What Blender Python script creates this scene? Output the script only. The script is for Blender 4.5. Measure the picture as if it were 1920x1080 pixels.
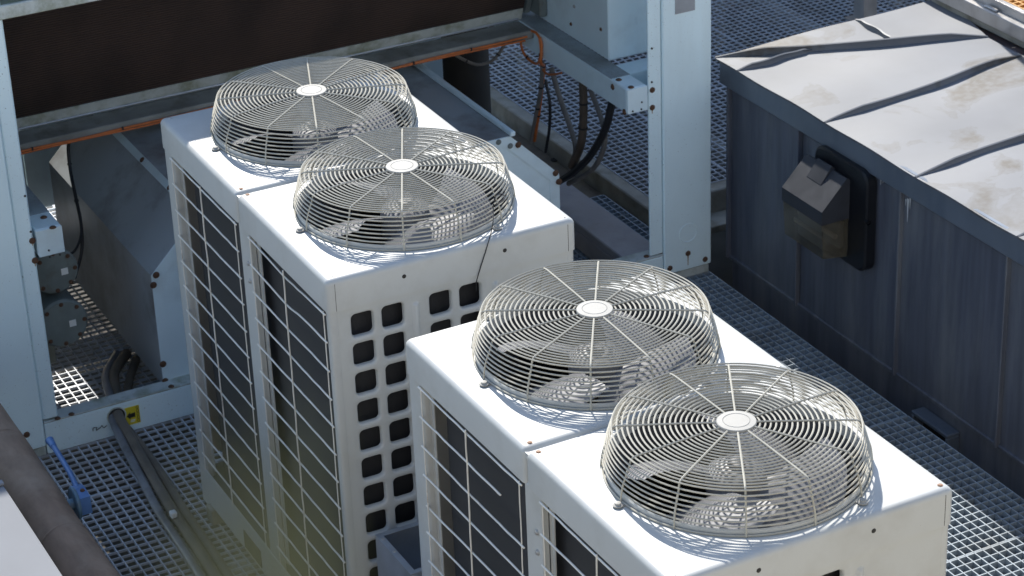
import bpy, bmesh, math, random
import numpy as np
from mathutils import Vector, Matrix
random.seed(7)
R = math.radians
for o in list(bpy.data.objects): bpy.data.objects.remove(o)
S = bpy.context.scene
COL = S.collection
H = 1.745            # height of the unit lids above the walkway; everything is lifted by it at the end
F = -H               # walkway level in lid coordinates

# ---------------------------------------------------------------- camera
FPX, PITCH, YAW, ROLL = 4567.388, 0.4719, -0.4628, -0.0408
CAM = np.array([-2.6332, -6.6406, 3.5835])
cy_, sy_ = math.cos(YAW), math.sin(YAW)
FWD = np.array([-sy_*math.cos(PITCH), cy_*math.cos(PITCH), -math.sin(PITCH)])
r0 = np.array([cy_, sy_, 0.0]); u0 = np.cross(r0, FWD)
RGT = r0*math.cos(ROLL)+u0*math.sin(ROLL); UPV = -r0*math.sin(ROLL)+u0*math.cos(ROLL)
cam = bpy.data.cameras.new('camera'); co = bpy.data.objects.new('camera', cam); COL.objects.link(co)
co.matrix_world = Matrix(((RGT[0], UPV[0], -FWD[0], CAM[0]), (RGT[1], UPV[1], -FWD[1], CAM[1]), (RGT[2], UPV[2], -FWD[2], CAM[2]), (0, 0, 0, 1)))
cam.sensor_width = 36.0; cam.lens = 36.0*FPX/1920.0; cam.clip_start = 0.05; cam.clip_end = 3000
cam.dof.use_dof = True; cam.dof.focus_distance = 7.9; cam.dof.aperture_fstop = 9.0
S.camera = co
S.render.resolution_x, S.render.resolution_y = 1024, 576

# ---------------------------------------------------------------- light
SUN = Vector((0.042, 0.155, 0.128)).normalized()
w = bpy.data.worlds.new('World'); S.world = w; w.use_nodes = True
nt = w.node_tree; bg = nt.nodes['Background']
sky = nt.nodes.new('ShaderNodeTexSky'); sky.sky_type = 'NISHITA'; sky.sun_disc = False
sky.sun_elevation = math.asin(SUN.z); sky.sun_rotation = math.atan2(SUN.x, SUN.y)
sky.air_density = 1.0; sky.dust_density = 0.45; sky.ozone_density = 1.0
nt.links.new(sky.outputs[0], bg.inputs[0]); bg.inputs[1].default_value = 0.15
sl = bpy.data.lights.new('sun', 'SUN'); sl.energy = 4.5; sl.angle = R(0.8); sl.color = (1.0, 0.955, 0.88)
so = bpy.data.objects.new('sun', sl); COL.objects.link(so); so.rotation_euler = SUN.to_track_quat('Z', 'Y').to_euler()
so.location = (3, 8, 9)
S.view_settings.view_transform = 'Standard'; S.view_settings.look = 'None'
S.view_settings.exposure = 0.74; S.view_settings.gamma = 1.0; S.view_settings.use_curve_mapping = False

# pixel (of the 1920 photo) to a point on a known plane
def at(px, py, **k):
    d = FWD*FPX+RGT*(px-960)-UPV*(py-540)
    (a, v), = k.items(); i = 'xyz'.index(a)
    return Vector(CAM+d*((v-CAM[i])/d[i]))

# ---------------------------------------------------------------- materials
MAT = {}
def mat(name, col, rough=.5, metal=0.0, var=.12, vscale=6.0, dirt=None, damt=.0, dscale=3.0, dlo=.5, dhi=.7, streak=False,
        bump=.0, bscale=60.0, spots=None, sscale=60.0, sthr=.72, spec=.5, coat=0.0, stretch=None, rvar=.12):
    m = bpy.data.materials.new(name); m.use_nodes = True; n = m.node_tree.nodes; L = m.node_tree.links
    b = n['Principled BSDF']; b.inputs['Roughness'].default_value = rough; b.inputs['Metallic'].default_value = metal
    b.inputs['Specular IOR Level'].default_value = spec; b.inputs['Coat Weight'].default_value = coat
    tc = n.new('ShaderNodeTexCoord'); src = tc.outputs['Object']
    if stretch:
        mp = n.new('ShaderNodeMapping'); mp.inputs['Scale'].default_value = stretch; L.new(src, mp.inputs[0]); src = mp.outputs[0]
    nz = n.new('ShaderNodeTexNoise'); nz.inputs['Scale'].default_value = vscale; nz.inputs['Detail'].default_value = 6; L.new(src, nz.inputs['Vector'])
    rp = n.new('ShaderNodeValToRGB'); L.new(nz.outputs['Fac'], rp.inputs[0])
    c0 = [max(0, c*(1-var)) for c in col]; c1 = [min(1, c*(1+var)) for c in col]
    rp.color_ramp.elements[0].position = .3; rp.color_ramp.elements[1].position = .7
    rp.color_ramp.elements[0].color = (*c0, 1); rp.color_ramp.elements[1].color = (*c1, 1)
    out = rp.outputs[0]
    def layer(out, scale, lo, hi, colr, amt, st=None, det=8):
        s = tc.outputs['Object']
        if st:
            mp = n.new('ShaderNodeMapping'); mp.inputs['Scale'].default_value = st; L.new(s, mp.inputs[0]); s = mp.outputs[0]
        z = n.new('ShaderNodeTexNoise'); z.inputs['Scale'].default_value = scale; z.inputs['Detail'].default_value = det; z.inputs['Roughness'].default_value = .65
        L.new(s, z.inputs['Vector'])
        mr = n.new('ShaderNodeMapRange'); mr.inputs[1].default_value = lo; mr.inputs[2].default_value = hi; mr.inputs[4].default_value = amt
        L.new(z.outputs['Fac'], mr.inputs[0])
        mx = n.new('ShaderNodeMix'); mx.data_type = 'RGBA'; L.new(mr.outputs[0], mx.inputs[0]); L.new(out, mx.inputs[6]); mx.inputs[7].default_value = (*colr, 1)
        return mx.outputs[2]
    if dirt: out = layer(out, dscale, dlo, dhi, dirt, damt, (1, 1, .15) if streak else None)
    if spots: out = layer(out, sscale, sthr, sthr+.05, spots, .8, None, 3)
    L.new(out, b.inputs['Base Color'])
    if rvar:
        mr = n.new('ShaderNodeMapRange'); L.new(nz.outputs['Fac'], mr.inputs[0]); mr.inputs[3].default_value = max(0, rough-rvar); mr.inputs[4].default_value = min(1, rough+rvar)
        L.new(mr.outputs[0], b.inputs['Roughness'])
    if bump:
        z = n.new('ShaderNodeTexNoise'); z.inputs['Scale'].default_value = bscale; z.inputs['Detail'].default_value = 5; L.new(tc.outputs['Object'], z.inputs['Vector'])
        bp = n.new('ShaderNodeBump'); bp.inputs['Strength'].default_value = bump; bp.inputs['Distance'].default_value = .004
        L.new(z.outputs['Fac'], bp.inputs['Height']); L.new(bp.outputs[0], b.inputs['Normal'])
    MAT[name] = m
    return m
mat('white_paint', (.49, .495, .475), .42, var=.03, vscale=2.5, dirt=(.34, .325, .285), damt=.6, dscale=2.4, dlo=.48, dhi=.74, bump=.04, bscale=14, spots=(.28, .24, .19), sscale=110, sthr=.70)
mat('cream_wire', (.44, .415, .345), .6, var=.08, vscale=30, dirt=(.27, .20, .14), damt=.6, dscale=9, dlo=.62, dhi=.72)
mat('cream_cap', (.35, .338, .305), .65, var=.05, dirt=(.28, .265, .23), damt=.4, dscale=20)
mat('guard_wire', (.74, .71, .64), .42, var=.1, vscale=20, dirt=(.28, .15, .08), damt=.7, dscale=7, dlo=.62, dhi=.70)
mat('fan_plastic', (.175, .175, .185), .5, var=.12, vscale=9, dirt=(.12, .115, .11), damt=.5, dscale=5)
mat('motor_tan', (.16, .13, .10), .6, var=.2, vscale=9)
mat('dark_inside', (.028, .025, .022), .8, var=.3)
mat('throat_grey', (.075, .075, .078), .6, var=.2)
mat('inner_tan', (.15, .145, .12), .7, var=.15, dirt=(.12, .11, .08), damt=.6)
mat('pale_blue', (.78, .92, .94), .48, var=.05, vscale=2, dirt=(.50, .56, .54), damt=.5, dscale=1.6, dlo=.52, dhi=.78, streak=True, bump=.05, bscale=20, spots=(.26, .27, .22), sscale=120, sthr=.655)
mat('pale_panel', (.70, .82, .85), .32, var=.05, vscale=3, dirt=(.38, .40, .39), damt=.45, dscale=2.2, dlo=.5, dhi=.75, bump=.06, bscale=7, spots=(.14, .12, .10), sscale=70, sthr=.74)
mat('housing_shaded', (.36, .39, .41), .38, var=.06, vscale=3, dirt=(.13, .11, .095), damt=.8, dscale=2.6, dlo=.47, dhi=.68, bump=.06, bscale=7, spots=(.08, .07, .06), sscale=60, sthr=.72)  # pale paint darkened for the weak light under the chiller, with brown dirt
mat('dusty_top', (.34, .39, .41), .7, var=.12, vscale=6, dirt=(.20, .21, .20), damt=.8, dscale=4, dlo=.42, dhi=.66, spots=(.08, .08, .07), sscale=150, sthr=.62)
mat('dirty_ledge', (.26, .265, .245), .75, var=.2, vscale=8, dirt=(.10, .085, .06), damt=.75, dscale=5, bump=.3)
mat('moss', (.24, .255, .19), .9, var=.25, vscale=14, dirt=(.12, .14, .05), damt=.85, dscale=7, dlo=.45, dhi=.6, bump=.6, bscale=50)
mat('mossy_trim', (.52, .55, .52), .7, var=.12, vscale=10, dirt=(.20, .21, .12), damt=.8, dscale=8, dlo=.45, dhi=.65, bump=.4)
mat('rust', (.11, .055, .03), .85, var=.4, vscale=60, bump=.5, bscale=120)
mat('rust_stain', (.36, .26, .15), .8, var=.3, vscale=40)
mat('rust_screw', (.30, .17, .10), .7, var=.4, vscale=90)
mat('steel_screw', (.50, .50, .49), .4, .8, var=.15)
mat('galvanised', (.52, .55, .60), .55, .1, var=.14, vscale=14, dirt=(.36, .34, .31), damt=.6, dscale=5)
mat('galv_blue', (.29, .34, .385), .55, .1, var=.14, vscale=14, dirt=(.22, .21, .19), damt=.5, dscale=5)
mat('galv_sheet', (.40, .43, .47), .42, .55, var=.12, vscale=10, dirt=(.25, .24, .22), damt=.4, dscale=4)
mat('kerb_steel', (.30, .28, .235), .75, var=.2, vscale=9, dirt=(.15, .13, .085), damt=.8, dscale=6, bump=.4)
mat('trough', (.14, .115, .085), .85, var=.25, vscale=12, dirt=(.20, .16, .09), damt=.6, dscale=7, bump=.6, bscale=90)
mat('pink_steel', (.33, .315, .32), .6, var=.15, vscale=10, dirt=(.20, .17, .14), damt=.5, dscale=5, bump=.2)
mat('membrane', (.075, .068, .055), .9, var=.3, vscale=4, dirt=(.045, .04, .035), damt=.6)
mat('ground', (.22, .20, .17), .95, var=.2, vscale=.3)
mat('slate_wall', (.140, .150, .182), .38, .25, var=.18, vscale=5, dirt=(.235, .245, .26), damt=.85, dscale=7, dlo=.45, dhi=.7, streak=True, stretch=(6, 6, .35), spec=.4)
mat('fascia', (.20, .23, .27), .36, .4, var=.12, vscale=4, dirt=(.12, .15, .20), damt=.6, dscale=6, streak=True)
mat('black_plastic', (.008, .009, .012), .4, var=.15)
mat('hood_plastic', (.040, .043, .052), .5, var=.15, vscale=14)
mat('orange', (.55, .15, .035), .45, var=.15, vscale=20)
mat('orange_frp', (.62, .30, .06), .6, var=.15, vscale=14, dirt=(.45, .30, .14), damt=.6)
mat('cable_grey', (.18, .165, .15), .6, var=.2, vscale=14)
mat('cable_brown', (.10, .075, .055), .6, var=.3, vscale=14)
mat('cable_black', (.018, .018, .02), .5, var=.2)
mat('hose_silver', (.22, .225, .24), .38, .2, var=.25, vscale=10, dirt=(.10, .085, .06), damt=.7, dscale=6)
mat('hose_brown', (.155, .13, .10), .65, var=.25, vscale=10, bump=.3)
mat('pipe_lag', (.30, .21, .15), .75, var=.22, vscale=7, dirt=(.42, .33, .25), damt=.85, dscale=4, dlo=.48, dhi=.75, stretch=(3, .7, 3), bump=.5, bscale=26, spec=.25)
mat('valve_blue', (.10, .21, .44), .4, var=.12, vscale=20)
mat('valve_body', (.12, .22, .30), .5, var=.25, vscale=20, dirt=(.12, .10, .08), damt=.7, dscale=18)
mat('sticker_yellow', (.70, .56, .03), .55, var=.06)
mat('sticker_white', (.75, .75, .72), .5, var=.04)
mat('ink', (.015, .015, .014), .6, var=.1)
mat('shell', (.16, .185, .175), .6, var=.2, vscale=9, dirt=(.10, .07, .045), damt=.8, dscale=6, bump=.3)
mat('dark_shell', (.030, .026, .022), .75, var=.3, vscale=6)
mat('stainless', (.55, .53, .51), .35, .7, var=.1, vscale=12, dirt=(.30, .25, .20), damt=.4, dscale=8, streak=True)
mat('stone', (.30, .285, .26), .9, var=.15, vscale=7, bump=.4)
mat('facade', (.46, .43, .37), .9, var=.08, vscale=2, bump=.3)
mat('brick_wall', (.24, .20, .17), .9, var=.2, vscale=5, bump=.4)

# coil: closely packed dark fins (relief from a fine wave)
def coil_mat(name, c0, c1, scale, direction, blot):
    m = bpy.data.materials.new(name); m.use_nodes = True; n = m.node_tree.nodes; L = m.node_tree.links; b = n['Principled BSDF']
    tc = n.new('ShaderNodeTexCoord'); wv = n.new('ShaderNodeTexWave'); wv.wave_type = 'BANDS'; wv.bands_direction = direction
    wv.inputs['Scale'].default_value = scale; wv.inputs['Distortion'].default_value = .6; wv.inputs['Detail'].default_value = 2; wv.inputs['Detail Scale'].default_value = 3
    L.new(tc.outputs['Object'], wv.inputs['Vector'])
    mx = n.new('ShaderNodeMix'); mx.data_type = 'RGBA'; L.new(wv.outputs['Fac'], mx.inputs[0]); mx.inputs[6].default_value = (*c0, 1); mx.inputs[7].default_value = (*c1, 1)
    mp = n.new('ShaderNodeMapping'); mp.inputs['Scale'].default_value = (1, 1, .35); L.new(tc.outputs['Object'], mp.inputs[0])
    nz = n.new('ShaderNodeTexNoise'); nz.inputs['Scale'].default_value = 3.0; nz.inputs['Detail'].default_value = 6; L.new(mp.outputs[0], nz.inputs['Vector'])
    mr = n.new('ShaderNodeMapRange'); mr.inputs[1].default_value = .42; mr.inputs[2].default_value = .72; mr.inputs[4].default_value = .75; L.new(nz.outputs['Fac'], mr.inputs[0])
    m2 = n.new('ShaderNodeMix'); m2.data_type = 'RGBA'; L.new(mr.outputs[0], m2.inputs[0]); L.new(mx.outputs[2], m2.inputs[6]); m2.inputs[7].default_value = (*blot, 1)
    L.new(m2.outputs[2], b.inputs['Base Color']); b.inputs['Roughness'].default_value = .6
    bp = n.new('ShaderNodeBump'); bp.inputs['Strength'].default_value = .6; bp.inputs['Distance'].default_value = .002; L.new(wv.outputs['Fac'], bp.inputs['Height']); L.new(bp.outputs[0], b.inputs['Normal'])
    MAT[name] = m
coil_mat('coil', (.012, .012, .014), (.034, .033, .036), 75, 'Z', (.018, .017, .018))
coil_mat('big_coil', (.032, .019, .014), (.085, .052, .039), 24, 'Z', (.010, .007, .006))

# zinc roof sheet: pale patina with brown water stains
def zinc():
    m = mat('zinc', (.160, .167, .180), .58, .08, var=.15, vscale=2.2, bump=.10, bscale=5, spots=(.12, .11, .10), sscale=40, sthr=.77)
    n = m.node_tree.nodes; L = m.node_tree.links; b = n['Principled BSDF']; src = b.inputs['Base Color'].links[0].from_socket
    tc = n.new('ShaderNodeTexCoord')
    nz = n.new('ShaderNodeTexNoise'); nz.inputs['Scale'].default_value = 2.3; nz.inputs['Detail'].default_value = 7; nz.inputs['Distortion'].default_value = .7; L.new(tc.outputs['Object'], nz.inputs['Vector'])
    fine = n.new('ShaderNodeTexNoise'); fine.inputs['Scale'].default_value = 30; fine.inputs['Detail'].default_value = 6; L.new(tc.outputs['Object'], fine.inputs['Vector'])
    mr = n.new('ShaderNodeMapRange'); mr.inputs[1].default_value = .54; mr.inputs[2].default_value = .64; mr.inputs[4].default_value = 1.7; L.new(nz.outputs['Fac'], mr.inputs[0])
    m2 = n.new('ShaderNodeMath'); m2.operation = 'MULTIPLY'; L.new(mr.outputs[0], m2.inputs[0]); L.new(fine.outputs['Fac'], m2.inputs[1])
    mx = n.new('ShaderNodeMix'); mx.data_type = 'RGBA'; L.new(m2.outputs[0], mx.inputs[0]); L.new(src, mx.inputs[6]); mx.inputs[7].default_value = (.100, .091, .078, 1)
    # tide line round the stain
    md = n.new('ShaderNodeMapRange'); md.interpolation_type = 'SMOOTHSTEP'; md.inputs[1].default_value = .0; md.inputs[2].default_value = .012; md.inputs[3].default_value = .22; md.inputs[4].default_value = 0
    sb = n.new('ShaderNodeMath'); sb.operation = 'SUBTRACT'; sb.inputs[1].default_value = .56; L.new(nz.outputs['Fac'], sb.inputs[0])
    ab = n.new('ShaderNodeMath'); ab.operation = 'ABSOLUTE'; L.new(sb.outputs[0], ab.inputs[0]); L.new(ab.outputs[0], md.inputs[0])
    mx2 = n.new('ShaderNodeMix'); mx2.data_type = 'RGBA'; L.new(md.outputs[0], mx2.inputs[0]); L.new(mx.outputs[2], mx2.inputs[6]); mx2.inputs[7].default_value = (.10, .092, .08, 1)
    L.new(mx2.outputs[2], b.inputs['Base Color'])
zinc()
mat('zinc_matt', (.24, .245, .255), .9, 0, var=.07, vscale=3, spec=.15, bump=.08, bscale=6)
def glass(name, col, rough):
    m = bpy.data.materials.new(name); m.use_nodes = True; b = m.node_tree.nodes['Principled BSDF']
    b.inputs['Base Color'].default_value = (*col, 1); b.inputs['Roughness'].default_value = rough; b.inputs['Transmission Weight'].default_value = .75; b.inputs['IOR'].default_value = 1.45
    MAT[name] = m
glass('smoky_lens', (.30, .26, .19), .15)
def leafmat():
    m = bpy.data.materials.new('grass_leaf'); m.use_nodes = True; n = m.node_tree.nodes; L = m.node_tree.links
    b = n['Principled BSDF']; b.inputs['Base Color'].default_value = (.27, .26, .14, 1); b.inputs['Roughness'].default_value = .6
    t = n.new('ShaderNodeBsdfTranslucent'); t.inputs[0].default_value = (.23, .225, .11, 1)
    mx = n.new('ShaderNodeMixShader'); mx.inputs[0].default_value = .45; L.new(b.outputs[0], mx.inputs[1]); L.new(t.outputs[0], mx.inputs[2])
    L.new(mx.outputs[0], n['Material Output'].inputs[0]); MAT['grass_leaf'] = m
leafmat()

# ---------------------------------------------------------------- mesh helpers
class MB:
    def __init__(s): s.v = []; s.f = []
    def add(s, v, f):
        k = len(s.v); s.v += [tuple(p) for p in v]; s.f += [tuple(i+k for i in q) for q in f]; return s
    def box(s, x0, x1, y0, y1, z0, z1):
        return s.add([(x0,y0,z0),(x1,y0,z0),(x1,y1,z0),(x0,y1,z0),(x0,y0,z1),(x1,y0,z1),(x1,y1,z1),(x0,y1,z1)],
                     [(0,3,2,1),(4,5,6,7),(0,1,5,4),(1,2,6,5),(2,3,7,6),(3,0,4,7)])
    def cbox(s, x0, x1, y0, y1, z0, z1, b=.004):
        c = [(x0+x1)/2, (y0+y1)/2, (z0+z1)/2]; h = [abs(x1-x0)/2, abs(y1-y0)/2, abs(z1-z0)/2]; b = min(b, *[q*.49 for q in h])
        v = []; ix = {}
        for sx in (-1, 1):
            for sy in (-1, 1):
                for sz in (-1, 1):
                    sg = (sx, sy, sz)
                    for a in range(3):
                        ix[(sg, a)] = len(v); v.append(tuple(c[i]+sg[i]*(h[i]-(0 if i == a else b)) for i in range(3)))
        f = []
        for a in range(3):
            u, w_ = [i for i in range(3) if i != a]
            for sa in (-1, 1):
                q = []
                for su, sw in ((-1,-1),(1,-1),(1,1),(-1,1)):
                    g = [0,0,0]; g[a] = sa; g[u] = su; g[w_] = sw; q.append(ix[(tuple(g), a)])
                f.append(tuple(q))
            for su in (-1, 1):
                for sw in (-1, 1):
                    g0 = [0,0,0]; g0[u] = su; g0[w_] = sw; g1 = list(g0); g0[a] = -1; g1[a] = 1
                    f.append((ix[(tuple(g0), u)], ix[(tuple(g1), u)], ix[(tuple(g1), w_)], ix[(tuple(g0), w_)]))
        for sx in (-1, 1):
            for sy in (-1, 1):
                for sz in (-1, 1): f.append(tuple(ix[((sx, sy, sz), a)] for a in range(3)))
        return s.add(v, f)
    def tube(s, pts, r, n=8, closed=False, caps=True):
        pts = [Vector(p) for p in pts]; N = len(pts); rr = r if isinstance(r, (list, tuple)) else [r]*N
        t = []
        for i in range(N):
            a = pts[i-1] if (i or closed) else pts[0]; b = pts[(i+1) % N] if (i < N-1 or closed) else pts[-1]
            t.append((b-a).normalized())
        up = Vector((0, 0, 1)) if abs(t[0].z) < .9 else Vector((1, 0, 0))
        nrm = (up-t[0]*up.dot(t[0])).normalized(); v = []
        for i in range(N):
            nrm = (nrm-t[i]*nrm.dot(t[i])).normalized(); bn = t[i].cross(nrm)
            for k in range(n):
                a = 2*math.pi*k/n; v.append(pts[i]+(nrm*math.cos(a)+bn*math.sin(a))*rr[i])
        f = []
        for i in range(N if closed else N-1):
            j = (i+1) % N
            for k in range(n): f.append((i*n+k, i*n+(k+1) % n, j*n+(k+1) % n, j*n+k))
        if caps and not closed: f += [tuple(range(n-1, -1, -1)), tuple((N-1)*n+k for k in range(n))]
        return s.add(v, f)
    def lathe(s, prof, n=48, c=(0, 0, 0), axis='z', cap0=False, cap1=False):
        v = []
        for r, z in prof:
            for k in range(n):
                a = 2*math.pi*k/n; p = (r*math.cos(a), r*math.sin(a), z)
                if axis == 'y': p = (p[0], p[2], p[1])
                if axis == 'x': p = (p[2], p[0], p[1])
                v.append((p[0]+c[0], p[1]+c[1], p[2]+c[2]))
        f = []
        for i in range(len(prof)-1):
            for k in range(n): f.append((i*n+k, i*n+(k+1) % n, (i+1)*n+(k+1) % n, (i+1)*n+k))
        if cap0: f.append(tuple(range(n-1, -1, -1)))
        if cap1: f.append(tuple((len(prof)-1)*n+k for k in range(n)))
        return s.add(v, f)
    def prism(s, poly, axis, a, b):
        def P(u, w_, t): return {'x': (t, u, w_), 'y': (u, t, w_), 'z': (u, w_, t)}[axis]
        n = len(poly)
        v = [P(u, w_, a) for u, w_ in poly]+[P(u, w_, b) for u, w_ in poly]
        return s.add(v, [tuple(range(n)), tuple(range(2*n-1, n-1, -1))]+[(i, (i+1) % n, n+(i+1) % n, n+i) for i in range(n)])
    def mesh(s, name, m, smooth=35):
        me = bpy.data.meshes.new(name); me.from_pydata(s.v, [], s.f); me.validate()
        bm = bmesh.new(); bm.from_mesh(me); bmesh.ops.recalc_face_normals(bm, faces=bm.faces); bm.to_mesh(me); bm.free()
        if smooth:
            me.polygons.foreach_set('use_smooth', [True]*len(me.polygons)); me.set_sharp_from_angle(angle=R(smooth))
        if m: me.materials.append(MAT[m])
        return me
    def build(s, name, m, parent=None, smooth=35, label=None, cat=None, group=None, kind=None):
        return link(name, s.mesh(name, m, smooth), parent, label, cat, group, kind)
def link(name, me, parent=None, label=None, cat=None, group=None, kind=None):
    o = bpy.data.objects.new(name, me); COL.objects.link(o)
    if parent: o.parent = parent
    for k, v in (('label', label), ('category', cat), ('group', group), ('kind', kind)):
        if v: o[k] = v
    return o
def thing(name, loc, label, cat, group=None, rz=0):
    o = link(name, None, None, label, cat, group); o.location = loc; o.rotation_euler = (0, 0, rz); return o
def smooth_path(pts, n=8):
    p = [Vector(q) for q in pts]; p = [p[0]*2-p[1]]+p+[p[-1]*2-p[-2]]; out = []
    for i in range(1, len(p)-2):
        for k in range(n):
            t = k/n; a, b, c, d = p[i-1], p[i], p[i+1], p[i+2]
            out.append(.5*((2*b)+(c-a)*t+(2*a-5*b+4*c-d)*t*t+(3*b-a-3*c+d)*t**3))
    out.append(p[-2]); return out
def rrect(a, b, r, c=(0, 0), nc=5, ns=8):
    """rounded rectangle loop, half sizes a,b, corner radius r, always the same number of points"""
    out = []; r = max(r, 1e-4)
    cs = [(a-r, b-r, 0), (-a+r, b-r, 90), (-a+r, -b+r, 180), (a-r, -b+r, 270)]
    loops = []
    for x, y, s in cs: loops.append([(x+r*math.cos(R(s+90*k/(nc-1))), y+r*math.sin(R(s+90*k/(nc-1)))) for k in range(nc)])
    for i in range(4):
        out += loops[i]; p, q = loops[i][-1], loops[(i+1) % 4][0]
        for k in range(1, ns): out.append((p[0]+(q[0]-p[0])*k/ns, p[1]+(q[1]-p[1])*k/ns))
    return [(x+c[0], y+c[1]) for x, y in out]
def bridge(mb, loops):
    n = len(loops[0]); v = [p for l in loops for p in l]; f = []
    for i in range(len(loops)-1):
        for k in range(n): f.append((i*n+k, i*n+(k+1) % n, (i+1)*n+(k+1) % n, (i+1)*n+k))
    mb.add(v, f)
def bolt(parent, p, axis='-y', r=.011, h=.006, m='rust', name='bolt', key={}):
    if (r, h, m, name) not in key:
        key[(r, h, m, name)] = MB().lathe([(r*1.25, 0), (r*1.25, h*.3), (r, h*.35), (r*.9, h*.8), (r*.5, h)], 10, cap1=True).mesh(name, m)
    o = link(name, key[(r, h, m, name)], parent); o.location = p
    o.rotation_euler = {'z': (0, 0, 0), '-y': (R(90), 0, 0), '-x': (0, R(-90), 0)}[axis]
    return o

# ================================================================ setting: roof below, ground, walkway gratings
MB().box(-400, 400, -400, 400, -9.2, -9.0).build('ground', 'ground', kind='structure', smooth=0)
MB().box(-14, 14, -3.6, 16, -2.45, -2.25).build('roof_deck', 'membrane', kind='structure', smooth=0)

def grating(x0, x1, y0, y1, z=F, px=.0424, py=.0458, t=.0046, d=.013, m='galvanised', name='walkway_grating', skip=()):
    mb = MB(); e = .004
    x0 += e; x1 -= e; y0 += e; y1 -= e
    nx = max(1, round((x1-x0)/px)); ny = max(1, round((y1-y0)/py))
    for i in range(nx+1):
        x = x0+(x1-x0)*i/nx
        e1, e2 = random.gauss(0, .0006), random.gauss(0, .0006); mb.prism([(x-t/2+e1, y0), (x+t/2+e1, y0), (x+t/2+e2, y1), (x-t/2+e2, y1)], 'z', z-d, z)
    for j in range(ny+1):
        y = y0+(y1-y0)*j/ny
        tt = t if j not in (0, ny) else t*1.2; y += random.gauss(0, .0007)*(0 < j < ny)
        mb.box(x0, x1, y-tt/2, y+tt/2, z-d*.9 if j not in (0, ny) else z-d, z-.0006)
    return mb.build(name, m, kind='structure', smooth=0)
XS = [-1.62, -.62, .42, 1.42, 2.93]
YL = [-3.4, -2.3, -1.17, -.07, .93, 1.935, 2.88, 3.9, 5.2]
for i in range(3):
    for j in range(len(YL)-1): grating(XS[i], XS[i+1], YL[j], YL[j+1])
YR = [-3.4, -2.3, -1.28, -.27, .735, 1.735, 2.72, 3.4]
for j in range(len(YR)-1): grating(XS[3], 2.93, YR[j], YR[j+1], px=.041, py=.0452, t=.0050, d=.03, m='galv_blue')
# raised walkway behind, seen past the chiller frame
for x0, x1 in ((3.112, 3.62), (3.62, 4.66), (4.66, 5.70), (5.70, 6.74), (6.74, 7.8)):
    for y0, y1 in ((3.225, 4.3), (4.3, 5.5), (5.5, 6.3)): grating(x0, x1, y0, y1, px=.047, py=.0445, t=.0050, d=.008)
# steel carrying the walkway
for y in (-2.6, -.6, 1.15, 2.62, 4.6):
    MB().cbox(-1.9, 2.9, y-.05, y+.05, F-.15, F-.0165).build('walkway_beam', 'kerb_steel', kind='structure', smooth=0)
for x, y in ((-1.5, -2.6), (1.2, -2.6), (2.8, -2.6), (-1.5, 1.15), (1.2, 1.15), (2.8, 1.15), (-1.5, 4.6), (1.2, 4.6), (2.8, 4.6), (-1.5, -.6), (2.8, -.6), (-1.5, 2.62), (2.8, 2.62)):
    MB().cbox(x-.05, x+.05, y-.045, y+.045, -2.25, F-.15).build('walkway_post', 'kerb_steel', kind='structure', smooth=0)
MB().cbox(3.03, 3.108, 2.98, 6.2, F-.16, F+.004, .006).build('kerb_beam', 'kerb_steel', kind='structure')
MB().cbox(3.112, 7.8, 3.13, 3.22, F-.14, F+.002, .006).cbox(3.112, 7.8, 2.98, 3.126, F-.16, F-.12).build('kerb_beam', 'kerb_steel', kind='structure')
mb = MB(); mb.box(2.62, 3.026, 2.5, 5.2, F-.12, F-.10); mb.cbox(2.60, 2.70, 2.36, 5.2, F-.1, F-.05)
tr = mb.build('drip_trough', 'trough', kind='structure', smooth=0)
for px, py in ((1118, 380), (1162, 410), (1040, 300), (1130, 386)):
    p = at(px, py, z=F-.098)
    MB().lathe([(.022, 0), (.022, .004)], 14, c=tuple(p), cap1=True).build('drain_hole', 'dark_inside', tr)
for x, y in ((3.07, 3.1), (3.07, 5.9), (7.6, 3.18)):
    MB().cbox(x-.04, x+.04, y-.04, y+.04, -2.25, F-.16).build('walkway_post', 'kerb_steel', kind='structure', smooth=0)
for x in (3.8, 5.2, 6.6):
    MB().cbox(x-.04, x+.04, 3.225, 6.3, F-.13, F-.0165).build('walkway_beam', 'kerb_steel', kind='structure', smooth=0)
    MB().cbox(x-.04, x+.04, 5.9, 5.98, -2.25, F-.13).build('walkway_post', 'kerb_steel', kind='structure', smooth=0)

# ================================================================ condensing units
W, M_, LH = .93, .8057, .119
CX, CYF = .48, .4234
RB, RR_, HR, RH = .383, .354, .130, .0572
def lid_mesh(k):
    y0, y1 = k*M_+(.0035 if k else 0), (k+1)*M_-(.0035 if k == 0 else 0)
    c = (W/2, (y0+y1)/2); a, b = W/2, (y1-y0)/2; mb = MB()
    loops = []
    rb = .021
    per = rrect(a-rb, b-rb, .008, c)
    fc = (CX, k*M_+CYF)
    circ = []
    for x, y in per:
        an = math.atan2(y-fc[1], x-fc[0]); circ.append((fc[0]+.368*math.cos(an), fc[1]+.368*math.sin(an)))
    L3 = lambda l, z: [(x, y, z) for x, y in l]
    arc = [L3(rrect(a-rb*(1-math.sin(R(t))), b-rb*(1-math.sin(R(t))), .008+.010*math.sin(R(t)), c), -rb*(1-math.cos(R(t)))) for t in (18, 36, 54, 72, 90)]
    bridge(mb, [L3(circ, 0.0), L3(per, 0.0)]+arc+[L3(rrect(a, b, .018, c), -LH), L3(rrect(a-.004, b-.004, .015, c), -LH), L3(rrect(a-.004, b-.004, .015, c), -.03)])
    return mb.mesh('lid', 'white_paint', 50)
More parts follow.
